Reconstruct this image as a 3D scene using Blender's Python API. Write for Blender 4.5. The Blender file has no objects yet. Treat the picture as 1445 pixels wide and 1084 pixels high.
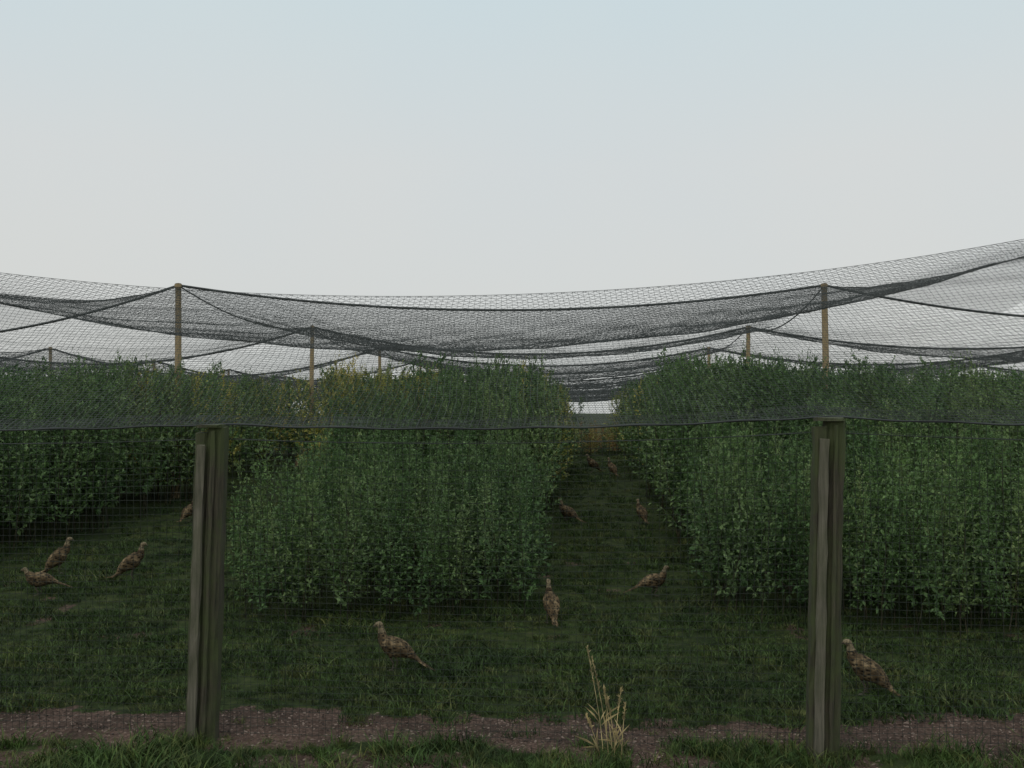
import bpy, math, random
import numpy as np
from mathutils import Vector, Matrix
R = np.random.default_rng(7)
random.seed(7)
scene = bpy.context.scene
COL = scene.collection

# ---------------------------------------------------------------- helpers
def vnoise(x, y, s, seed=0):
    x = np.asarray(x, float) / s; y = np.asarray(y, float) / s
    tab = np.random.default_rng(seed).random((128, 128))
    xi = np.floor(x).astype(int); yi = np.floor(y).astype(int)
    fx = x - xi; fy = y - yi
    fx = fx * fx * (3 - 2 * fx); fy = fy * fy * (3 - 2 * fy)
    a = tab[xi % 128, yi % 128]; b = tab[(xi + 1) % 128, yi % 128]
    c = tab[xi % 128, (yi + 1) % 128]; d = tab[(xi + 1) % 128, (yi + 1) % 128]
    return (a * (1 - fx) + b * fx) * (1 - fy) + (c * (1 - fx) + d * fx) * fy

def sstep(a, b, x):
    t = np.clip((np.asarray(x, float) - a) / (b - a), 0, 1)
    return t * t * (3 - 2 * t)

def ground(x, y):
    y = np.asarray(y, float)
    g = np.where(y < 8, 0.0, np.where(y < 27, .04 * (y - 8), .76))
    g = g - .76 * sstep(30, 70, y)
    return g

def gz(x, y):
    w = np.exp(-np.abs(np.asarray(y, float)) / 60)
    return ground(x, y) + w * (.05 * (vnoise(x, y, .9, 3) - .5) + .02 * (vnoise(x, y, .25, 4) - .5)) + 0 * np.asarray(x)

def dirtmask(x, y):
    e = (vnoise(x, y, .6, 11) - .5) * .34 + (vnoise(x, y, .14, 12) - .5) * .30
    c = 5.93 - .03 * np.asarray(x)
    d = np.abs(y - c) + e
    m = 1 - sstep(.24, .42, d)
    v = sstep(.42, .62, vnoise(x, y, .45, 13)) * (1 - sstep(5.5, 5.75, y)) * .6
    p = sstep(.82, .9, vnoise(x, y, .35, 21)) * sstep(7.6, 8.6, y) * (1 - sstep(11, 13, y)) * .5
    return np.clip(np.maximum(np.maximum(m, p), v), 0, 1)

def mesh_obj(name, V, F, mats=(), smooth=False, link=True, fm=None):
    me = bpy.data.meshes.new(name)
    V = np.asarray(V, np.float32)
    if isinstance(F, np.ndarray):
        n, k = F.shape
        me.vertices.add(len(V)); me.vertices.foreach_set('co', V.ravel())
        me.loops.add(n * k); me.loops.foreach_set('vertex_index', F.astype(np.int32).ravel())
        me.polygons.add(n)
        me.polygons.foreach_set('loop_start', np.arange(0, n * k, k, dtype=np.int32))
        me.polygons.foreach_set('loop_total', np.full(n, k, np.int32))
        me.update(calc_edges=True)
    else:
        me.from_pydata([tuple(map(float, v)) for v in V], [], [tuple(map(int, f)) for f in F])
    for m in mats: me.materials.append(m)
    if fm is not None: me.polygons.foreach_set('material_index', np.asarray(fm, np.int32))
    if smooth: me.polygons.foreach_set('use_smooth', np.ones(len(me.polygons), bool))
    me.validate()
    ob = bpy.data.objects.new(name, me)
    if link: COL.objects.link(ob)
    return ob

def tubes(P, r, ref=(0, 0, 1), sides=3):
    P = np.asarray(P, float); n, m, _ = P.shape
    T = np.gradient(P, axis=1); T /= np.linalg.norm(T, axis=2, keepdims=True) + 1e-9
    a = np.cross(T, np.array(ref, float)); a /= np.linalg.norm(a, axis=2, keepdims=True) + 1e-9
    b = np.cross(T, a)
    r = np.asarray(r, float)
    if r.ndim == 1: r = r[None, :, None]
    rings = [P + r * (math.cos(2 * math.pi * k / sides) * a + math.sin(2 * math.pi * k / sides) * b) for k in range(sides)]
    V = np.stack(rings, axis=2)
    idx = np.arange(n * m * sides).reshape(n, m, sides)
    F = []
    for k in range(sides):
        k2 = (k + 1) % sides
        F.append(np.stack([idx[:, :-1, k], idx[:, 1:, k], idx[:, 1:, k2], idx[:, :-1, k2]], axis=-1).reshape(-1, 4))
    return V.reshape(-1, 3), np.concatenate(F)

def merge(parts):
    V = []; F = []; o = 0
    for v, f in parts:
        V.append(v); F.append(f + o); o += len(v)
    return np.concatenate(V), np.concatenate(F)

# ---------------------------------------------------------------- materials
def newmat(name):
    m = bpy.data.materials.new(name); m.use_nodes = True
    nt = m.node_tree; b = nt.nodes['Principled BSDF']
    return m, nt, b
def N(nt, t, **kw):
    n = nt.nodes.new(t)
    for k, v in kw.items(): setattr(n, k, v)
    return n
def ramp(nt, src, stops):
    r = N(nt, 'ShaderNodeValToRGB'); cr = r.color_ramp
    while len(cr.elements) < len(stops): cr.elements.new(.5)
    for e, (p, c) in zip(cr.elements, stops): e.position = p; e.color = (*c, 1)
    nt.links.new(src, r.inputs[0]); return r.outputs[0]
def noise(nt, scale, detail=4, coord=None, rough=.6):
    n = N(nt, 'ShaderNodeTexNoise'); n.inputs['Scale'].default_value = scale
    n.inputs['Detail'].default_value = detail; n.inputs['Roughness'].default_value = rough
    if coord is not None: nt.links.new(coord, n.inputs['Vector'])
    return n.outputs['Fac']
def mixc(nt, f, a, b, mode='MIX'):
    n = N(nt, 'ShaderNodeMix', data_type='RGBA', blend_type=mode)
    for sock, v in ((n.inputs[0], f), (n.inputs[6], a), (n.inputs[7], b)):
        if isinstance(v, (int, float)): sock.default_value = v
        elif isinstance(v, tuple): sock.default_value = (*v, 1)
        else: nt.links.new(v, sock)
    return n.outputs[2]

def leafmat(name, stops, transl=.25, rough=.55, posscale=.35):
    m, nt, b = newmat(name)
    oi = N(nt, 'ShaderNodeAttribute', attribute_name='rnd'); geo = N(nt, 'ShaderNodeNewGeometry')
    c = ramp(nt, oi.outputs['Fac'], stops)
    big = noise(nt, posscale, 2, geo.outputs['Position'])
    v = ramp(nt, big, [(.3, (.65, .7, .65)), (.7, (1.35, 1.25, 1.1))])
    c = mixc(nt, 1.0, c, v, 'MULTIPLY')
    c = mixc(nt, 1.0, c, ramp(nt, noise(nt, 16, 0, geo.outputs['Position']), [(.3, (.6, .6, .6)), (.7, (1.5, 1.45, 1.4))]), 'MULTIPLY')
    nt.links.new(c, b.inputs['Base Color'])
    b.inputs['Roughness'].default_value = rough
    b.inputs['Specular IOR Level'].default_value = .3
    if transl:
        tr = N(nt, 'ShaderNodeBsdfTranslucent'); nt.links.new(c, tr.inputs[0])
        mx = N(nt, 'ShaderNodeMixShader'); mx.inputs[0].default_value = transl
        nt.links.new(b.outputs[0], mx.inputs[1]); nt.links.new(tr.outputs[0], mx.inputs[2])
        nt.links.new(mx.outputs[0], nt.nodes['Material Output'].inputs[0])
    return m

M_leaf = leafmat('crop_leaf_green', [(0, (.072, .140, .055)), (.5, (.110, .195, .078)), (1, (.17, .245, .11))])
M_leafy = leafmat('crop_leaf_yellowing', [(0, (.20, .25, .075)), (.5, (.32, .33, .09)), (1, (.42, .38, .11))])
M_leafb = leafmat('crop_leaf_brown', [(0, (.18, .13, .05)), (.5, (.36, .18, .065)), (1, (.30, .22, .08))])
M_stem = leafmat('crop_stem', [(0, (.03, .035, .018)), (1, (.055, .05, .03))], 0)
M_grass = leafmat('grass_blade', [(0, (.028, .055, .015)), (.6, (.046, .084, .022)), (1, (.085, .10, .036))], 0, .7, 1.1)
M_grassf = leafmat('grass_blade_verge', [(0, (.03, .062, .014)), (.6, (.048, .092, .022)), (1, (.11, .125, .04))], 0, .7, 1.5)
M_dry = leafmat('dry_grass', [(0, (.46, .38, .22)), (1, (.5, .4, .25))], 0)

def netmat(name, col):
    m, nt, b = newmat(name)
    geo = N(nt, 'ShaderNodeNewGeometry')
    c = ramp(nt, noise(nt, 3, 1, geo.outputs['Position']), [(.3, tuple(x * .7 for x in col)), (.7, tuple(x * 1.4 for x in col))])
    nt.links.new(c, b.inputs['Base Color']); b.inputs['Roughness'].default_value = .75
    return m
M_net = netmat('net_twine', (.06, .066, .064))
M_netf = netmat('fence_net_twine', (.022, .028, .022))
M_rope = netmat('rope', (.04, .045, .043))

def woodmat(name, c0, c1, moss=0):
    m, nt, b = newmat(name)
    tc = N(nt, 'ShaderNodeTexCoord'); mp = N(nt, 'ShaderNodeMapping')
    mp.inputs['Scale'].default_value = (40, 40, 2.0)
    nt.links.new(tc.outputs['Object'], mp.inputs[0])
    g = noise(nt, 1.5, 6, mp.outputs[0], .7)
    c = ramp(nt, g, [(.3, c0), (.7, c1)])
    if moss:
        n2 = noise(nt, 5, 5, tc.outputs['Object'])
        f = ramp(nt, n2, [(.40, (0, 0, 0)), (.60, (moss,) * 3)])
        c = mixc(nt, f, c, (.060, .078, .024))
    nt.links.new(c, b.inputs['Base Color']); b.inputs['Roughness'].default_value = .9
    bp = N(nt, 'ShaderNodeBump'); bp.inputs['Strength'].default_value = .8; bp.inputs['Distance'].default_value = .01
    nt.links.new(g, bp.inputs['Height']); nt.links.new(bp.outputs[0], b.inputs['Normal'])
    return m
M_post = woodmat('weathered_post_wood', (.018, .017, .010), (.095, .082, .052), .85)
M_batten = woodmat('weathered_batten_wood', (.065, .06, .042), (.19, .17, .125), .3)
M_pole = woodmat('pole_wood', (.26, .18, .09), (.46, .35, .20))

# ground
mg, nt, b = newmat('ground_soil_and_grass')
at = N(nt, 'ShaderNodeAttribute', attribute_name='dirt')
geo = N(nt, 'ShaderNodeNewGeometry'); P = geo.outputs['Position']
gr = ramp(nt, noise(nt, 9, 6, P), [(.3, (.020, .030, .011)), (.55, (.040, .058, .019)), (.75, (.075, .08, .036))])
gr = mixc(nt, 1, gr, ramp(nt, noise(nt, .8, 3, P), [(.3, (.6, .65, .6)), (.7, (1.4, 1.3, 1.1))]), 'MULTIPLY')
dr = ramp(nt, noise(nt, 28, 8, P, .75), [(.3, (.035, .023, .017)), (.5, (.125, .08, .060)), (.68, (.27, .19, .15))])
vo = N(nt, 'ShaderNodeTexVoronoi'); vo.inputs['Scale'].default_value = 45; nt.links.new(P, vo.inputs['Vector'])
dr = mixc(nt, .5, dr, ramp(nt, vo.outputs['Distance'], [(0, (.23, .16, .125)), (.5, (.05, .034, .027))]))
dr = mixc(nt, 1, dr, ramp(nt, noise(nt, 3, 4, P), [(.3, (.6, .6, .6)), (.7, (1.35, 1.3, 1.3))]), 'MULTIPLY')
nb_ = noise(nt, 16, 5, P)
ad = N(nt, 'ShaderNodeMath', operation='ADD'); nt.links.new(at.outputs['Fac'], ad.inputs[0]); nt.links.new(nb_, ad.inputs[1])
fm_ = ramp(nt, ad.outputs[0], [(.78, (0, 0, 0)), (.98, (1, 1, 1))])
nt.links.new(mixc(nt, fm_, gr, dr), b.inputs['Base Color']); b.inputs['Roughness'].default_value = .95
b.inputs['Specular IOR Level'].default_value = .15
bp = N(nt, 'ShaderNodeBump'); bp.inputs['Strength'].default_value = .8; bp.inputs['Distance'].default_value = .02
nt.links.new(noise(nt, 30, 8, P, .7), bp.inputs['Height']); nt.links.new(bp.outputs[0], b.inputs['Normal'])

xs = np.concatenate([-np.geomspace(3000, 6.5, 40), np.arange(-6, 6.01, .08), np.geomspace(6.5, 3000, 40)])
ys = np.concatenate([-np.geomspace(300, 3, 14), np.arange(-2, 4.4, .8), np.arange(4.5, 12, .08), np.arange(12.1, 72, .4), np.geomspace(75, 5000, 40)])
X, Y = np.meshgrid(xs, ys, indexing='ij')
Z = gz(X, Y)
nx, ny = X.shape
idx = np.arange(nx * ny).reshape(nx, ny)
F = np.stack([idx[:-1, :-1], idx[1:, :-1], idx[1:, 1:], idx[:-1, 1:]], -1).reshape(-1, 4)
gob = mesh_obj('ground', np.stack([X, Y, Z], -1).reshape(-1, 3), F, [mg], True)
a = gob.data.attributes.new('dirt', 'FLOAT', 'POINT')
a.data.foreach_set('value', dirtmask(X, Y).ravel().astype(np.float32))

# ---------------------------------------------------------------- scatter
def scatter(name, pts, rot, scl, variants):
    n = len(pts)
    me = bpy.data.meshes.new(name); me.vertices.add(n)
    me.vertices.foreach_set('co', np.asarray(pts, np.float32).ravel())
    for nm, arr in (('rot', rot), ('scl', scl)):
        at = me.attributes.new(nm, 'FLOAT_VECTOR', 'POINT'); at.data.foreach_set('vector', np.asarray(arr, np.float32).ravel())
    at = me.attributes.new('idx', 'INT', 'POINT'); at.data.foreach_set('value', R.integers(0, len(variants), n).astype(np.int32))
    at = me.attributes.new('rnd', 'FLOAT', 'POINT'); at.data.foreach_set('value', R.random(n).astype(np.float32))
    ob = bpy.data.objects.new(name, me); COL.objects.link(ob)
    c = bpy.data.collections.new(name + '_variants')
    for v in variants: c.objects.link(v)
    ng = bpy.data.node_groups.new(name + '_gn', 'GeometryNodeTree')
    ng.interface.new_socket('Geometry', in_out='INPUT', socket_type='NodeSocketGeometry')
    ng.interface.new_socket('Geometry', in_out='OUTPUT', socket_type='NodeSocketGeometry')
    gi = ng.nodes.new('NodeGroupInput'); go = ng.nodes.new('NodeGroupOutput')
    ip = ng.nodes.new('GeometryNodeInstanceOnPoints'); ci = ng.nodes.new('GeometryNodeCollectionInfo')
    rl = ng.nodes.new('GeometryNodeRealizeInstances')
    ci.inputs['Collection'].default_value = c
    ci.inputs['Separate Children'].default_value = True; ci.inputs['Reset Children'].default_value = True
    def na(nm, t):
        q = ng.nodes.new('GeometryNodeInputNamedAttribute'); q.data_type = t; q.inputs['Name'].default_value = nm
        return [o for o in q.outputs if o.enabled][0]
    e = ng.nodes.new('FunctionNodeEulerToRotation')
    L = ng.links.new
    L(gi.outputs[0], ip.inputs['Points']); L(ci.outputs[0], ip.inputs['Instance'])
    ip.inputs['Pick Instance'].default_value = True
    L(na('idx', 'INT'), ip.inputs['Instance Index'])
    L(na('rot', 'FLOAT_VECTOR'), e.inputs[0]); L(e.outputs[0], ip.inputs['Rotation'])
    L(na('scl', 'FLOAT_VECTOR'), ip.inputs['Scale'])
    L(ip.outputs[0], rl.inputs[0]); L(rl.outputs[0], go.inputs[0])
    md = ob.modifiers.new('scatter', 'NODES'); md.node_group = ng
    return ob

def leaves(p, d, l, w, rng):
    n = len(p)
    d = d / (np.linalg.norm(d, axis=1, keepdims=True) + 1e-9)
    s = np.cross(d, np.array([0, 0, 1.]) + rng.normal(0, .45, (n, 3))); s /= np.linalg.norm(s, axis=1, keepdims=True) + 1e-9
    nn = np.cross(s, d)
    l = l[:, None]; w = w[:, None]
    v0 = p; v1 = p + d * l * .45 + s * w * .5 + nn * w * .15; v2 = p + d * l - nn * l * .15; v3 = p + d * l * .45 - s * w * .5 + nn * w * .15
    V = np.stack([v0, v1, v2, v3], 1).reshape(-1, 3)
    i = np.arange(n)[:, None] * 4
    F = np.concatenate([i + np.array([[0, 1, 2]]), i + np.array([[0, 2, 3]])])
    return V, F

def plant(name, seed, lm, H=1.6, nb=32, leafk=1.0, bare=.14):
    rng = np.random.default_rng(seed)
    m = 10; t = np.linspace(0, 1, m)
    bend = rng.normal(0, .06, 2)
    stem = lambda t: np.stack([bend[0] * t ** 2 + .01 * np.sin(7 * t), bend[1] * t ** 2 + .01 * np.cos(6 * t), H * t * .97], -1)
    Vt, Ft = tubes(stem(t)[None], np.linspace(.009, .002, m), (1, .2, 0))
    tris = [(Vt, np.concatenate([Ft[:, [0, 1, 2]], Ft[:, [0, 2, 3]]]))]
    nstem = len(tris[0][1])
    P_, D_, L_ = [], [], []
    for k in range(nb):
        tt = bare + (1 - bare) * (k + rng.random()) / nb
        ang = k * 2.4 + rng.normal(0, .4)
        q = (tt - bare) / (1 - bare)
        ln = (.30 * (1 - q) ** .7 + .06) * rng.uniform(.6, 1.3) * (1 if q > .12 else .6)
        up = .55 + .9 * q
        dr = np.array([math.cos(ang), math.sin(ang), up]); dr /= np.linalg.norm(dr)
        base = stem(np.array([tt * .99]))[0]
        nl = int((8 + 11 * ln / .3))
        s = np.sort(rng.random(nl)) ** .8
        pts = base + dr * (s * ln)[:, None] + np.array([0, 0, .25 * ln]) * (s ** 2)[:, None]
        d = dr * rng.uniform(.2, 1, (nl, 1)) + rng.normal(0, .55, (nl, 3)) + np.array([0, 0, -.1 + .5 * q])
        P_.append(pts); D_.append(d); L_.append((.074 - .036 * q) * rng.uniform(.5, 1.2, nl))
    for k in range(4):
        o = rng.normal(0, .05, 2); hh = rng.uniform(.0, .12)
        tt = rng.uniform(0, 1, 9)
        b0 = stem(np.array([.93]))[0]
        pts = b0 + np.stack([o[0] * tt, o[1] * tt, (H * .07 + hh) * tt], -1)
        P_.append(pts); D_.append(rng.normal(0, .35, (9, 3)) + [0, 0, 1]); L_.append(rng.uniform(.018, .032, 9))
    P_ = np.concatenate(P_); D_ = np.concatenate(D_); L_ = np.concatenate(L_) * leafk
    lv = leaves(P_, D_, L_, L_ * rng.uniform(.42, .62, len(L_)), rng)
    V, F = merge(tris + [lv])
    fm = np.zeros(len(F), int); fm[nstem:] = 1
    return mesh_obj(name, V, F, [M_stem, lm], link=False, fm=fm)

pg = [plant(f'crop_plant_{i}', 100 + i, M_leaf) for i in range(6)]
py_ = [plant(f'yellow_plant_{i}', 200 + i, M_leafy, leafk=.85) for i in range(3)]
pb = [plant(f'brown_plant_{i}', 300 + i, M_leafb, leafk=.8, bare=.1) for i in range(3)]

def path_l(y): return .20 + .083 * (y - 9.2)
def path_r(y): return 1.72 + .060 * (y - 9.2)
def cen_l(y): return np.where(y < 13, -2.60, -2.60 - .17 * (y - 13))
def lef_r(y): return np.where(y < 16.4, -6.1 + .14 * (y - 11.0), -5.34 + .03 * (y - 16.4))

def crop_candidates():
    out = []
    for y0, y1, dens in ((7.8, 12, 19), (12, 18, 12), (18, 30, 5.5)):
        xm = .56 * y1 + 1.0
        n = int((y1 - y0) * 2 * xm * dens)
        out.append(np.stack([R.uniform(-xm, xm, n), R.uniform(y0, y1, n)], -1))
    return np.concatenate(out)
C = crop_candidates(); x, y = C[:, 0], C[:, 1]
wob = (vnoise(x, y, .8, 31) - .5) * .45
cen = (x < path_l(y) - .12 + wob * .7) & (x > cen_l(y) + .15 + wob) & (y > 8.6 + wob * 1.2)
rig = (x > path_r(y) + .15 + wob * .7) & (y > 8.45 + wob * 1.2 - .06 * (x - 2))
lef = (x < lef_r(y) + wob)
back = (y > 25.5) & ((x < path_l(y) - .1) | (x > path_r(y) + .1))
keep = cen | rig | lef | back
x, y, cen, rig, lef = x[keep], y[keep], cen[keep], rig[keep], lef[keep]
hn = (vnoise(x, y, 1.6, 41) - .5) * .22 + (vnoise(x, y, .5, 42) - .5) * .24 + R.normal(0, .08, len(x))
fr = sstep(8.4, 9.5, y)
top_c = 1.02 + .2 * fr + .09 * (y - 8.7) + np.where(x > -1.3, 1.0, .55) * sstep(11.5, 15.2, y) + np.where(x > -1.3, 0, .45) * sstep(15, 19, y)
top_c = np.minimum(top_c, 2.62)
px_ = x / y
top_r = 1.2 + .25 * fr + .09 * (y - 8.7) + .95 * sstep(10.8, 15, y)
top_r = np.minimum(top_r, 2.72 - .75 * np.clip(px_ - .18, 0, .4))
top_l = np.minimum(1.30 + .19 * (y - 9), 2.64)
top = np.where(lef, top_l, np.where(rig, top_r, top_c))
top = np.where(y > 25, 2.75, top) + hn
edge = np.minimum(np.abs(x - path_l(y)), np.abs(x - path_r(y)))
top -= .45 * (1 - sstep(0, .7, edge)) * sstep(10, 14, y) + .15 * (1 - sstep(0, .3, edge))
h = np.clip(top - ground(x, y), .6, 3)
yel = (cen & (x < -1.2) & (y > 15.5) & (vnoise(x, y, 1.3, 51) > .2)) | (cen & (y > 16) & (x > path_l(y) - .9) & (R.random(len(x)) < .5))
yel |= lef & (y > 17) & (x > lef_r(y) - 2) & (R.random(len(x)) < .3)
yel |= rig & (y > 20) & (R.random(len(x)) < .2)
def put(name, msk, vs, hh=None):
    n = msk.sum(); hh = h[msk] if hh is None else hh
    sz = hh / 1.6
    sx = np.clip(sz, .75, 1.25) * R.uniform(.85, 1.15, n) * np.where(y[msk] > 18, 1.2, 1)
    rot = np.stack([R.normal(0, .08, n), R.normal(0, .08, n), R.uniform(0, 6.28, n)], -1)
    scatter(name, np.stack([x[msk], y[msk], gz(x[msk], y[msk]) - .01], -1), rot, np.stack([sx, sx, sz], -1), vs)
put('game_cover_crop', ~yel, pg)
put('yellowing_cover_crop', yel, py_)
n = 75; keepx, keepy = x, y
x = R.uniform(1.3, 3.4, n); y = 25.5 + 6 * R.random(n) + .8 * (x - 1.3)
put('brown_dock_plants', np.ones(n, bool), pb + [py_[0]] + pg[:2], R.uniform(.3, 1.0, n))
x, y = keepx, keepy

# ---------------------------------------------------------------- grass
def clump(name, seed, mat, nb=28, h=.07, rad=.06, w=.004):
    rng = np.random.default_rng(seed)
    a = rng.uniform(0, 6.28, nb); r = rad * np.sqrt(rng.random(nb))
    p = np.stack([r * np.cos(a), r * np.sin(a), np.zeros(nb)], -1)
    lean = rng.normal(0, .45, (nb, 2)); hh = h * rng.uniform(.5, 1.3, nb)
    V = []; F = []
    sd = rng.uniform(0, 6.28, nb)
    for i in range(nb):
        s = np.array([math.cos(sd[i]), math.sin(sd[i]), 0]) * w
        d = np.array([lean[i, 0], lean[i, 1], 1.]) * hh[i]
        m = p[i] + d * .55; t = p[i] + d * np.array([1.5, 1.5, .9])
        o = len(V)
        V += [p[i] - s, p[i] + s, m + s * .8, m - s * .8, t]
        F += [(o, o + 1, o + 2), (o, o + 2, o + 3), (o + 3, o + 2, o + 4)]
    return mesh_obj(name, np.array(V), np.array(F), [mat], link=False)
cg = [clump(f'grass_clump_{i}', 400 + i, M_grass, 48, .052, .11, .004) for i in range(4)]
cf = [clump(f'verge_clump_{i}', 500 + i, M_grassf, 26, .08, .06, .003) for i in range(4)]

def gscatter(name, x, y, s, vs):
    n = len(x)
    rot = np.stack([R.normal(0, .1, n), R.normal(0, .1, n), R.uniform(0, 6.28, n)], -1)
    scatter(name, np.stack([x, y, gz(x, y) - .004], -1), rot, np.stack([s, s, s * R.uniform(.7, 1.3, n)], -1), vs)
gx = []; gy = []
for y0, y1, dens in ((6.0, 9.2, 110), (9.2, 13, 65), (13, 29, 26)):
    xm = .56 * y1 + .8; n = int((y1 - y0) * 2 * xm * dens)
    a_ = R.uniform(-xm, xm, n); b_ = R.uniform(y0, y1, n)
    k = (b_ < 9.6) | ((a_ > path_l(b_) - .4) & (a_ < path_r(b_) + .4)) | ((a_ > lef_r(b_) - .5) & (a_ < cen_l(b_) + .4))
    k &= R.random(n) > dirtmask(a_, b_) * 1.1
    gx.append(a_[k]); gy.append(b_[k])
gx = np.concatenate(gx); gy = np.concatenate(gy)
gscatter('grass', gx, gy, R.uniform(.55, 1.25, len(gx)) * (.45 + 1.0 * vnoise(gx, gy, .45, 61)), cg)
n = 2900
a_ = R.uniform(-4, 4, n); b_ = R.uniform(4.4, 5.75, n)
k = (R.random(n) > dirtmask(a_, b_) * 1.05)
a2 = R.uniform(-3.6, 3.6, 40); b2 = R.uniform(5.7, 6.2, 40)
pp = np.concatenate([np.stack([px + R.normal(0, .09, 14), py + R.normal(0, .07, 14)], -1) for px, py in ((-1.8, 5.72), (1.7, 5.45), (.5, 5.6), (1.0, 5.6))])
a_ = np.concatenate([a_[k], a2, pp[:, 0]]); b_ = np.concatenate([b_[k], b2, pp[:, 1]])
gscatter('verge_grass', a_, b_, R.uniform(.5, 1.2, len(a_)) * (.5 + .8 * vnoise(a_, b_, .4, 62)), cf)

# gravel / chips
mc, nt, b = newmat('soil_chips')
oi = N(nt, 'ShaderNodeAttribute', attribute_name='rnd')
nt.links.new(ramp(nt, oi.outputs['Fac'], [(0, (.03, .022, .017)), (.6, (.13, .088, .068)), (1, (.32, .24, .195))]), b.inputs['Base Color'])
b.inputs['Roughness'].default_value = .95
chips = []
for i in range(4):
    rng = np.random.default_rng(600 + i)
    th = np.linspace(0, 6.28, 7)[:-1]
    top_ = np.stack([np.cos(th), np.sin(th) * .6, 0 * th + .25], -1) * rng.uniform(.6, 1, (6, 1))
    bot_ = np.stack([np.cos(th) * 1.2, np.sin(th) * .8, 0 * th - .3], -1)
    V = np.concatenate([bot_, top_]) * .011
    F = [tuple(range(6, 12))] + [(j, (j + 1) % 6, 6 + (j + 1) % 6, 6 + j) for j in range(6)]
    chips.append(mesh_obj(f'chip_{i}', V, F, [mc], link=False))
n = 12000
a_ = R.uniform(-4, 4, n); b_ = R.uniform(5.2, 6.7, n)
k = R.random(n) < dirtmask(a_, b_)
a_, b_ = a_[k], b_[k]; n = len(a_)
s = R.uniform(.3, 1.3, n)
scatter('gravel', np.stack([a_, b_, gz(a_, b_) + .001], -1), np.stack([R.normal(0, .4, n), R.normal(0, .4, n), R.uniform(0, 6.28, n)], -1), np.stack([s, s * R.uniform(.4, 1, n), s], -1), chips)

# dry grass stalks
segs = []
for bx, by, tx, ty, hh in ((.50, 5.5, .41, 5.5, .60), (.53, 5.52, .44, 5.52, .53), (.55, 5.5, .50, 5.5, .38), (.56, 5.5, .60, 5.52, .36), (.60, 5.5, .62, 5.5, .29), (.48, 5.5, .40, 5.45, .24), (.57, 5.52, .52, 5.5, .32)):
    t = np.linspace(0, 1, 10)
    c = np.stack([bx + (tx - bx) * t ** 1.4, by + (ty - by) * t, hh * t], -1)
    segs.append(tubes(c[None], np.linspace(.0034, .0018, 10), (.1, 1, 0)))
    rng = np.random.default_rng(int(hh * 1000))
    ts = rng.uniform(.66, 1, 40)
    p = np.stack([bx + (tx - bx) * ts ** 1.4, by + (ty - by) * ts, hh * ts], -1)
    lv, lf = leaves(p, rng.normal(0, .3, (40, 3)) + [0, 0, 1], rng.uniform(.016, .028, 40), rng.uniform(.006, .010, 40), rng)
    segs.append((lv, np.concatenate([lf, lf[:, :1]], axis=1)))
    tb = rng.uniform(.05, .4, 4)
    p = np.stack([bx + (tx - bx) * tb ** 1.4, by + 0 * tb, hh * tb], -1)
    lv, lf = leaves(p, rng.normal(0, .7, (4, 3)) + [0, 0, 1], rng.uniform(.08, .16, 4), rng.uniform(.005, .008, 4), rng)
    segs.append((lv, np.concatenate([lf, lf[:, :1]], axis=1)))
Vs, Fs = merge(segs)
mesh_obj('dry_grass_stalk', Vs, [tuple(dict.fromkeys(f)) for f in Fs.tolist()], [M_dry])

# ---------------------------------------------------------------- fence posts
def box_v(cx, cy, z0, z1, sx, sy, nseg=14, jit=.003, rng=None, taper=0):
    zz = np.linspace(z0, z1, nseg); V = []; F = []
    bev = min(sx, sy) * .18
    prof = [(-sx / 2 + bev, -sy / 2), (sx / 2 - bev, -sy / 2), (sx / 2, -sy / 2 + bev), (sx / 2, sy / 2 - bev), (sx / 2 - bev, sy / 2), (-sx / 2 + bev, sy / 2), (-sx / 2, sy / 2 - bev), (-sx / 2, -sy / 2 + bev)]
    for i, z in enumerate(zz):
        for (u, v) in prof: V.append((cx + u * (1 - taper * i / nseg) + rng.normal(0, jit), cy + v + rng.normal(0, jit), z + (rng.normal(0, .003) if i == nseg - 1 else 0)))
    for i in range(nseg - 1):
        for k in range(8): F.append((i * 8 + k, i * 8 + (k + 1) % 8, i * 8 + 8 + (k + 1) % 8, i * 8 + 8 + k))
    F.append(tuple(range(7, -1, -1))); F.append(tuple((nseg - 1) * 8 + k for k in range(8)))
    return V, F
def fence_post(x0, y0, h, lean, seed):
    rng = np.random.default_rng(seed)
    V = []; F = []; fm = []
    parts = [(.035, .02, -.15, h, .105, .12, 0), (-.045, .0, -.15, h - .03, .075, .085, 0), (-.038, -.058, -.1, h - .10, .05, .022, 1), (.028, -.052, -.1, h - .02, .022, .02, 0), (0, .0, h + .001, h + .02, .15, .13, 0)]
    for (cx, cy, z0, z1, sx, sy, mi) in parts:
        v, f = box_v(cx, cy, z0, z1, sx, sy, 16 if z0 < 1 else 2, .0026, rng, .03)
        o = len(V); V += v; F += [tuple(i + o for i in g) for g in f]; fm += [mi] * len(f)
    V = np.array(V); V[:, 0] += lean * V[:, 2] / h
    ob = mesh_obj('fence_post', V, F, [M_post, M_batten], fm=fm)
    ob.location = (x0, y0, float(gz(x0, y0)))
    return ob
def fy(x): return 5.645 - .0774 * (np.asarray(x, float) + .025)
posts = [(-5.25, 1.82, .02), (-1.79, 1.80, .045), (1.70, 1.845, .05), (5.2, 1.83, .0)]
for i, (px, h_, ln) in enumerate(posts): fence_post(px, float(fy(px)), h_, ln, 700 + i)
pxs = np.array([-8.7] + [p[0] + p[2] for p in posts] + [8.7]); pzs = np.array([1.82, 1.82, 1.80, 1.845, 1.83, 1.82])
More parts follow.
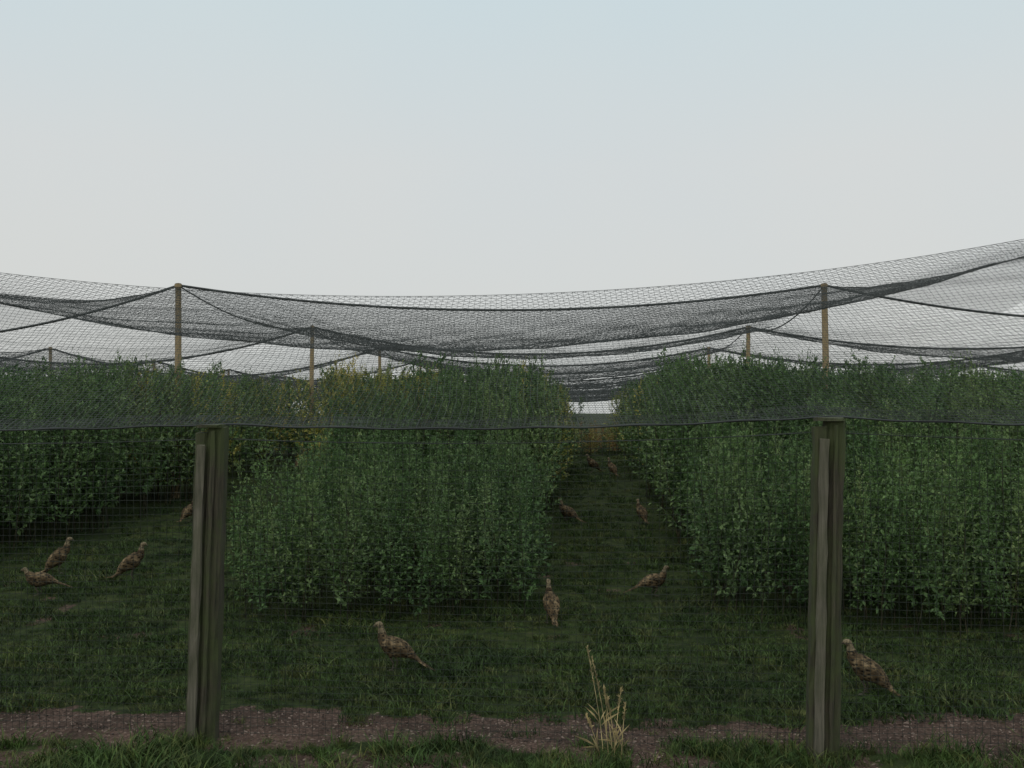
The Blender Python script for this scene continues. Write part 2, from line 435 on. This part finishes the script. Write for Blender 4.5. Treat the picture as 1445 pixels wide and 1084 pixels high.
def ftop(x):
    x = np.asarray(x, float); z = np.interp(x, pxs, pzs)
    i = np.clip(np.searchsorted(pxs, x) - 1, 0, len(pxs) - 2)
    u = np.clip((x - pxs[i]) / (pxs[i + 1] - pxs[i]), 0, 1)
    return z - .045 * 4 * u * (1 - u) + .015

# ---------------------------------------------------------------- nets
def wr(x, y, a=.012):
    return a * (np.sin(3.1 * x + 1.7 * y) + .6 * np.sin(7.3 * x - 4.1 * y + 1) + .5 * np.sin(2.2 * y - 5 * x + 2))
parts = []
cell = .04
vx = np.arange(-7.2, 7.2, cell); m = 10; t = np.linspace(0, 1, m)
Xf = vx[:, None] + .006 * np.sin(vx[:, None] * 9 + t[None] * 7)
Zt = ftop(vx)[:, None]
Pv = np.stack([Xf, fy(Xf) + .095 + .015 * np.sin(3 * Xf) * np.sin(3.1 * t)[None], Zt * (1 - t[None])], -1)
parts.append(tubes(Pv, .0013, (0, 1, .05)))
m = 90; tx = np.linspace(-7.2, 7.2, m)
kz = np.arange(0, 1, cell / 1.82)
Xh = np.repeat(tx[None], len(kz), 0); Zh = ftop(Xh) * (1 - kz[:, None]) + .006 * np.sin(Xh * 3 + kz[:, None] * 40)
tt = kz[:, None]
Ph = np.stack([Xh, fy(Xh) + .095 + .015 * np.sin(3 * Xh) * np.sin(3.1 * tt), Zh], -1)
parts.append(tubes(Ph, .0013, (0, 1, .05)))
V, F = merge(parts); mesh_obj('fence_netting', V, F, [M_netf])

def C1z(x): return 2.82 + .0183 * (x + .9) ** 2
def C1y(x): return 8.0 + 0 * x
K = 17.5 / 11.5
POLE_ROWS = [r * K for r in (11.5, 17.1, 22.6, 28., 33.8, 40., 47., 55., 64., 74., 86., 100.)]
def colx(y): return -3.87 * K + .078 * (y - 11.5 * K)
CS = 7.49 * K
def roofz(x, y):
    x = np.asarray(x, float); y = np.asarray(y, float)
    rows = np.array(POLE_ROWS)
    i = np.clip(np.searchsorted(rows, y + 1e-6, side='right') - 1, 0, len(rows) - 2)
    v = np.clip((y - rows[i]) / (rows[i + 1] - rows[i]), 0, 1)
    U = (x - colx(y)) / CS; j = np.floor(U); u = U - j
    su = 4 * u * (1 - u); sv = 4 * v * (1 - v)
    def Ar(i):
        return np.where(j == 0, np.where(i == 0, .29, .46 - .02 * i), np.where(j < 0, .70 - .04 * i, .40)) + .03 * np.sin(j * 2.3 + i * 1.7)
    A = Ar(i) * (1 - v) + Ar(i + 1) * v
    B = .20 + .05 * np.sin(j * 1.1 + i * 2.9)
    return 1.88 + K * (1.48 - A * su - B * sv - .06 * su * sv)
parts = []
def sheet(fn, u0, u1, v1, cell, r, ref, diag=False, seg=.25):
    out = []
    if not diag:
        us = np.arange(u0, u1, cell); m = max(4, int(v1 / seg)); v = np.linspace(0, v1, m)
        out.append(tubes(fn(us[:, None] + 0 * v[None], v[None] + 0 * us[:, None]), r, ref))
        vs = np.arange(0, v1, cell); m = int((u1 - u0) / seg); u = np.linspace(u0, u1, m)
        out.append(tubes(fn(u[None] + 0 * vs[:, None], vs[:, None] + 0 * u[None]), r, ref))
    else:
        W = u1 - u0; st = cell * 1.414
        for sg in (1, -1):
            c = np.arange(-v1, W, st)
            a0 = np.maximum(0, -c); a1 = np.minimum(v1, W - c)
            ok = (a1 - a0) > .02; c, a0, a1 = c[ok], a0[ok], a1[ok]
            L = (a1 - a0) * 1.414; m = max(4, int(L.max() / seg)); t = np.linspace(0, 1, m)
            v = a0[:, None] + (a1 - a0)[:, None] * t[None]; u = c[:, None] + v
            u = u0 + u if sg > 0 else u1 - u
            out.append(tubes(fn(u, v), r, ref))
    return out
VL = 2.6
def front(u, v):
    t = v / VL; y0 = fy(u) + .095; z0 = ftop(u); z1 = C1z(u)
    y = y0 * (1 - t) + C1y(u) * t
    z = z0 * (1 - t) + z1 * t - .10 * 4 * t * (1 - t) + wr(u, v, .008) * np.sin(np.pi * t)
    return np.stack([u + .012 * np.sin(v * 6 + u * 4) + .02 * np.sin(u * 1.3 + v), y, z], -1)
parts += sheet(front, -7.2, 6.6, VL, .043, .0013, (0, -.6, .8))
def flap(u, v):
    q = front(u, v); q[..., 1] += .03; q[..., 2] += .008 * np.sin(u * 5); return q
parts += sheet(flap, -7.2, 6.6, .22, .03, .0012, (0, -.6, .8))
V, F = merge(parts); mesh_obj('front_netting', V, F, [M_net])

YM = 17.5; MV = 9.6
def mid(u, v):
    t = v / MV; xx = u * (1 + .30 * t)
    z0 = C1z(u); z1 = roofz(xx, YM + 0 * u)
    T0 = .30
    lin = z0 * (1 - t) + z1 * t
    l0 = z0 * (1 - T0) + z1 * T0
    yb = 8 + T0 * (YM - 8); f = yb / 9.5
    belly = 1.88 + f * (.595 + .028 * (u * (1 + .3 * T0) / f + .8) ** 2)
    D = np.maximum(l0 - belly, .03)
    s = np.where(t < T0, 1 - ((T0 - t) / T0) ** 2, 1 - ((t - T0) / (1 - T0)) ** 2)
    return np.stack([xx + .01 * np.sin(v * 5 + u * 3), 8 + (YM - 8) * t, lin - D * s + wr(xx, v) * np.sin(np.pi * t)], -1)
p2 = sheet(mid, -7.2, 6.6, MV, .062, .0013, (0, 0, 1), True, .3)
for y0, y1, xm, cell_, r_, sg in ((17.5, 26.03, 15, .09, .0022, .4), (26.03, 42.6, 25, .14, .0035, .5), (42.6, 152, 60, .36, .009, 1.2)):
    def rf(u, v, y0=y0):
        y = y0 + v; return np.stack([u, y, roofz(u, y) + wr(u, y, .015)], -1)
    p2 += sheet(rf, -xm, xm, y1 - y0, cell_, r_, (0, 0, 1), True, sg)
def endwall(u, v):
    t = v / 3.6; return np.stack([u, 152 + 0 * u, roofz(u, 152 + 0 * u) * t], -1)
p2 += sheet(endwall, -70, 70, 3.6, .30, .016, (0, 1, 0), True, 1.2)
V, F = merge(p2); mesh_obj('overhead_netting', V, F, [M_net])

# ropes / cables
rp = []
t = np.linspace(-7.2, 6.6, 90); rp.append(tubes(np.stack([t, C1y(t), C1z(t)], -1)[None], .002, (0, 0, 1), 5))
t = np.linspace(-7.2, 7.2, 160); rp.append(tubes(np.stack([t, fy(t) + .09, ftop(t) + .004 * np.sin(t * 11)], -1)[None], .006, (0, 0, 1), 5))
rp.append(tubes(np.stack([t, fy(t) + .085, ftop(t) - .085], -1)[None], .0025, (0, 0, 1), 5))
for k, yr in enumerate(POLE_ROWS[:-1]):
    xm = .56 * yr + 3; t = np.linspace(-xm, xm, 160)
    rp.append(tubes(np.stack([t, yr + 0 * t, roofz(t, yr + 0 * t)], -1)[None], .014 + .0005 * yr, (0, 0, 1), 5))
for j in range(-3, 4):
    yy = np.linspace(17.5, 80, 300)
    xx = colx(yy) + CS * j
    rp.append(tubes(np.stack([xx, yy, roofz(xx + 1e-4, yy)], -1)[None], .014, (0, 0, 1), 5))
V, F = merge(rp); mesh_obj('support_cable', V, F, [M_rope])

# poles
def pole(x0, y0, ztop, r, seed):
    rng = np.random.default_rng(seed)
    zb = float(gz(x0, y0)) - .2; m = 14; t = np.linspace(0, 1, m)
    c = np.stack([.015 * np.sin(t * 4 + seed), .01 * np.cos(t * 3), zb + (ztop + .03 - zb) * t], -1)
    V, F = tubes(c[None], r * (1.1 - .25 * t), (1, 0, 0), 10)
    cap = np.arange(len(V) - 10, len(V))
    nv = len(V)
    V = np.concatenate([V, c[-1:] + [0, 0, .01]])
    F = [tuple(f) for f in F.tolist()] + [(int(cap[i]), int(cap[(i + 1) % 10]), nv) for i in range(10)]
    cv, cf_ = tubes((np.array([[[0, 0, ztop - .04], [0, 0, ztop + .02]]]) + [c[-1, 0], c[-1, 1], 0]), r * 1.05, (1, 0, 0), 10)
    o = len(V); V = np.concatenate([V, cv]); F += [tuple(i + o for i in f) for f in cf_.tolist()]
    ob = mesh_obj('netting_support_pole', V, F, [M_pole], True); ob.location = (x0, y0, 0)
for i, yr in enumerate(POLE_ROWS[:6]):
    for j in range(-3, 4):
        xx = colx(yr) + CS * j
        if abs(xx) < .56 * yr + 2: pole(xx, yr, float(roofz(xx + 1e-4, yr)), .06, i * 10 + j + 5)
pole(-7.2, 8.0, float(C1z(-7.2)), .05, 91); pole(6.6, 8.0, float(C1z(6.6)), .05, 92)

# ---------------------------------------------------------------- pheasants
mf, nt, b = newmat('pheasant_feathers')
tc = N(nt, 'ShaderNodeTexCoord'); O = tc.outputs['Object']
mp = N(nt, 'ShaderNodeMapping'); mp.inputs['Scale'].default_value = (.55, 1, 1); nt.links.new(O, mp.inputs[0])
vo = N(nt, 'ShaderNodeTexVoronoi'); vo.inputs['Scale'].default_value = 48; nt.links.new(mp.outputs[0], vo.inputs['Vector'])
base = ramp(nt, noise(nt, 14, 4, O), [(.35, (.035, .025, .014)), (.52, (.09, .066, .037)), (.68, (.21, .16, .095))])
sp = ramp(nt, vo.outputs['Distance'], [(.2, (.12, .10, .09)), (.42, (1, 1, 1)), (.6, (1.5, 1.4, 1.3))])
c = mixc(nt, 1., base, sp, 'MULTIPLY')
nt.links.new(c, b.inputs['Base Color']); b.inputs['Roughness'].default_value = .85; b.inputs['Specular IOR Level'].default_value = .2
bp = N(nt, 'ShaderNodeBump'); bp.inputs['Strength'].default_value = .6; bp.inputs['Distance'].default_value = .008
nt.links.new(vo.outputs['Distance'], bp.inputs['Height']); nt.links.new(bp.outputs[0], b.inputs['Normal'])
mh, nt, b = newmat('pheasant_neck'); tc = N(nt, 'ShaderNodeTexCoord')
nt.links.new(ramp(nt, noise(nt, 60, 3, tc.outputs['Object']), [(.38, (.08, .06, .034)), (.62, (.27, .21, .12))]), b.inputs['Base Color']); b.inputs['Roughness'].default_value = .85
ml, nt, b = newmat('pheasant_legs_beak'); tc = N(nt, 'ShaderNodeTexCoord')
nt.links.new(ramp(nt, noise(nt, 50, 2, tc.outputs['Object']), [(.3, (.07, .055, .04)), (.7, (.13, .11, .08))]), b.inputs['Base Color'])
me_, nt, b = newmat('pheasant_eye'); b.inputs['Base Color'].default_value = (.01, .008, .006, 1); b.inputs['Roughness'].default_value = .2

def catmull(P, k):
    P = np.asarray(P, float); Q = np.concatenate([2 * P[:1] - P[1:2], P, 2 * P[-1:] - P[-2:-1]])
    out = []
    for i in range(len(P) - 1):
        p0, p1, p2, p3 = Q[i:i + 4]
        for t in np.arange(k) / k:
            out.append(.5 * (2 * p1 + (p2 - p0) * t + (2 * p0 - 5 * p1 + 4 * p2 - p3) * t * t + (3 * p1 - p0 - 3 * p2 + p3) * t ** 3))
    out.append(P[-1]); return np.array(out)
def loft(C, W, H, side, ns=14, k=4):
    D = catmull(np.concatenate([C, np.array(W)[:, None], np.array(H)[:, None]], 1), k)
    c = D[:, :3]; w = np.maximum(D[:, 3], .001); h = np.maximum(D[:, 4], .001)
    T = np.gradient(c, axis=0); T /= np.linalg.norm(T, axis=1, keepdims=True)
    S = np.tile(np.array(side, float), (len(c), 1)); S -= T * (S * T).sum(1, keepdims=True); S /= np.linalg.norm(S, axis=1, keepdims=True)
    U = np.cross(S, T)
    th = np.linspace(0, 2 * np.pi, ns, endpoint=False)
    V = (c[:, None] + S[:, None] * (w[:, None] * np.cos(th))[..., None] + U[:, None] * (h[:, None] * np.sin(th))[..., None])
    n = len(c); idx = np.arange(n * ns).reshape(n, ns)
    F = [(idx[i, j], idx[i, (j + 1) % ns], idx[i + 1, (j + 1) % ns], idx[i + 1, j]) for i in range(n - 1) for j in range(ns)]
    F += [tuple(idx[0][::-1]), tuple(idx[-1])]
    return V.reshape(-1, 3), F
def pheasant(x0, y0, heading, s=1., neck=1., pitch=0., turn=0., crouch=0.):
    body = [(-.40, .115), (-.28, .150), (-.19, .180), (-.12, .197), (-.05, .203), (.02, .200), (.08, .212)]
    W = [.007, .017, .032, .055, .073, .077, .062]; H = [.003, .007, .024, .052, .076, .084, .070]
    cp, sp_ = math.cos(pitch), math.sin(pitch)
    rot = lambda p: (p[0] * cp - (p[1] - .17) * sp_, .17 + p[0] * sp_ + (p[1] - .17) * cp)
    B = [rot(p) for p in body]
    # keep the tail clear of the ground when the body is held upright
    B = [(px, max(pz, .03 + .01 * i)) for i, (px, pz) in enumerate(B)]
    bx, bz = B[-1]
    n = neck
    nk = [(.036, .030), (.050 + .03 * (1 - n), .070 * n + .015), (.056 + .05 * (1 - n), .105 * n + .015), (.068 + .055 * (1 - n), .132 * n + .015), (.090 + .055 * (1 - n), .137 * n + .012), (.110 + .055 * (1 - n), .130 * n + .008), (.126 + .055 * (1 - n), .120 * n + .004)]
    NW = [.044, .028, .0215, .024, .020, .009, .002]; NH = [.050, .034, .025, .027, .021, .009, .002]
    pts = [(p[0], 0., p[1]) for p in B]
    for (dx, dz) in nk:
        f = max(0, min(1, (dz) / .1)); a = turn * f
        pts.append((bx + .04 + (dx - .04) * math.cos(a), (dx - .04) * math.sin(a), bz + dz))
    V, F = loft(np.array(pts), W + NW, H + NH, (0, 1, 0), 16, 4)
    fm = []
    for f in F[:-2]:
        r = f[0] // 16
        fm.append(1 if 32 <= r < 48 else (2 if r >= 48 else 0))
    fm += [0, 2]
    V = [tuple(v) for v in V]
    def add(v, f, mi):
        o = len(V); V.extend([tuple(q) for q in v]); F.extend([tuple(i + o for i in g) for g in f]); fm.extend([mi] * len(f))
    for sd in (1, -1):
        wp = [rot(p) for p in [(.085, .215), (.04, .222), (-.04, .215), (-.12, .200), (-.20, .180)]]
        wv, wf = loft(np.array([(p[0], sd * q, p[1]) for p, q in zip(wp, (.042, .061, .061, .040, .014))]), [.008, .018, .020, .016, .003], [.020, .042, .046, .032, .006], (0, 1, 0), 10, 3)
        add(wv, wf, 0)
        k = 1 - crouch
        leg = np.array([[(.005, sd * .036, .155 * 1), (.020, sd * .036, .115 * k + .02), (-.012, sd * .036, .068 * k + .004), (.004, sd * .036, .008)]])
        lv, lf = tubes(leg, np.array([.020, .012, .0055, .0045]), (0, 1, 0), 7); add(lv, lf.tolist(), 2)
        tv, tf = loft(np.array([(-.01, sd * .034, .19), (.006, sd * .037, .15), (.016, sd * .037, .12)]), [.02, .026, .012], [.03, .03, .013], (0, 1, 0), 8, 2); add(tv, tf, 0)
        for an, ll in ((0, .045), (.55, .038), (-.55, .038), (3.14, .02)):
            tp = np.array([[(.004, sd * .036, .008), (.004 + ll * math.cos(an), sd * .036 + ll * math.sin(an), .003)]])
            lv, lf = tubes(tp, np.array([.0045, .002]), (0, 0, 1), 5); add(lv, lf.tolist(), 2)
        hd = np.array(pts[10]); hd2 = hd + np.array([.008, sd * .0215, .005])
        ev, ef = loft(np.array([hd2 + [-.004, 0, 0], hd2, hd2 + [.004, 0, 0]]), [.001, .004, .001], [.001, .004, .001], (0, 1, 0), 8, 2); add(ev, ef, 3)
        tl = [rot(p) for p in [(-.16, .186), (-.25, .160), (-.33, .138)]]
        tl = [(p[0], max(p[1], .035)) for p in tl]
        tv, tf = loft(np.array([(p[0], sd * q, p[1]) for p, q in zip(tl, (.014, .018, .024))]), [.012, .012, .004], [.005, .003, .002], (0, 1, 0), 6, 3); add(tv, tf, 0)
    V = np.array(V)
    low = crouch * .085 * np.clip(V[:, 2] / .12, 0, 1); V[:, 2] -= low
    ob = mesh_obj('pheasant', V, F, [mf, mh, ml, me_], True, fm=fm)
    ob.location = (x0, y0, float(gz(x0, y0)) + .012); ob.rotation_euler = (0, 0, math.radians(heading)); ob.scale = (s,) * 3
    return ob
pheasant(-.85, 7.24, 160, .86, 1.0, .25, .2, .1)
pheasant(2.34, 6.65, 145, .88, .9, .5, .2, .1)
pheasant(.34, 8.8, 100, .88, 1, .6, 0, .0)
pheasant(1.40, 9.87, 20, .86, .8, .1, 0, .35)
pheasant(.80, 14.5, 140, .95, 1, .3, 0, .4)
pheasant(1.77, 22., 200, 1.0, .9, .6)
pheasant(2.10, 21., 120, .95, 1, .6)
pheasant(1.86, 14.4, 110, .85, .9, .6)
pheasant(-4.93, 10.9, 25, .92, 1, .75)
pheasant(-4.02, 10.6, 15, .92, 1, .6)
pheasant(-4.69, 9.93, 175, .88, .6, .0, 0, .3)
pheasant(-4.8, 22.7, 60, 1.05, 1, .6)
pheasant(-4.75, 14.7, 60, .85, 1, .6)

# ---------------------------------------------------------------- world, sun, camera
w = bpy.data.worlds.new('World'); scene.world = w; w.use_nodes = True; nt = w.node_tree
bg = nt.nodes['Background']
az = math.radians(205); el = math.radians(55)
sky = N(nt, 'ShaderNodeTexSky', sky_type='NISHITA'); sky.sun_disc = False
sky.sun_elevation = el; sky.sun_rotation = az; sky.dust_density = 4; sky.air_density = 1.2
tc = N(nt, 'ShaderNodeTexCoord'); sx = N(nt, 'ShaderNodeSeparateXYZ'); nt.links.new(tc.outputs['Generated'], sx.inputs[0])
haze = ramp(nt, sx.outputs['Z'], [(0, (6.7, 6.9, 6.7)), (.12, (7.1, 7.25, 7.1)), (.24, (7.1, 7.4, 7.35)), (.4, (6.5, 7.6, 7.9)), (.9, (6.8, 7.6, 7.8))])
nz = noise(nt, 2.2, 3, tc.outputs['Generated'])
haze = mixc(nt, 1, haze, ramp(nt, nz, [(.3, (.98, .99, 1)), (.7, (1.02, 1.0, .985))]), 'MULTIPLY')
c = mixc(nt, .88, sky.outputs[0], haze)
nt.links.new(c, bg.inputs[0]); bg.inputs[1].default_value = .1
sun = bpy.data.lights.new('sun', 'SUN'); sun.energy = .5; sun.angle = math.radians(25); sun.color = (1, .95, .88)
so = bpy.data.objects.new('sun', sun); COL.objects.link(so)
D = Vector((math.sin(az) * math.cos(el), math.cos(az) * math.cos(el), math.sin(el)))
so.rotation_euler = D.to_track_quat('Z', 'Y').to_euler(); so.location = (0, 0, 20)
cam = bpy.data.cameras.new('camera'); cam.lens = 35; cam.sensor_width = 36; cam.clip_end = 8000; cam.clip_start = .05
co = bpy.data.objects.new('camera', cam); COL.objects.link(co)
co.location = (0, 0, 1.88); co.rotation_euler = (math.radians(91.67), 0, 0)
scene.camera = co
scene.view_settings.view_transform = 'Standard'; scene.view_settings.look = 'None'; scene.view_settings.exposure = 0
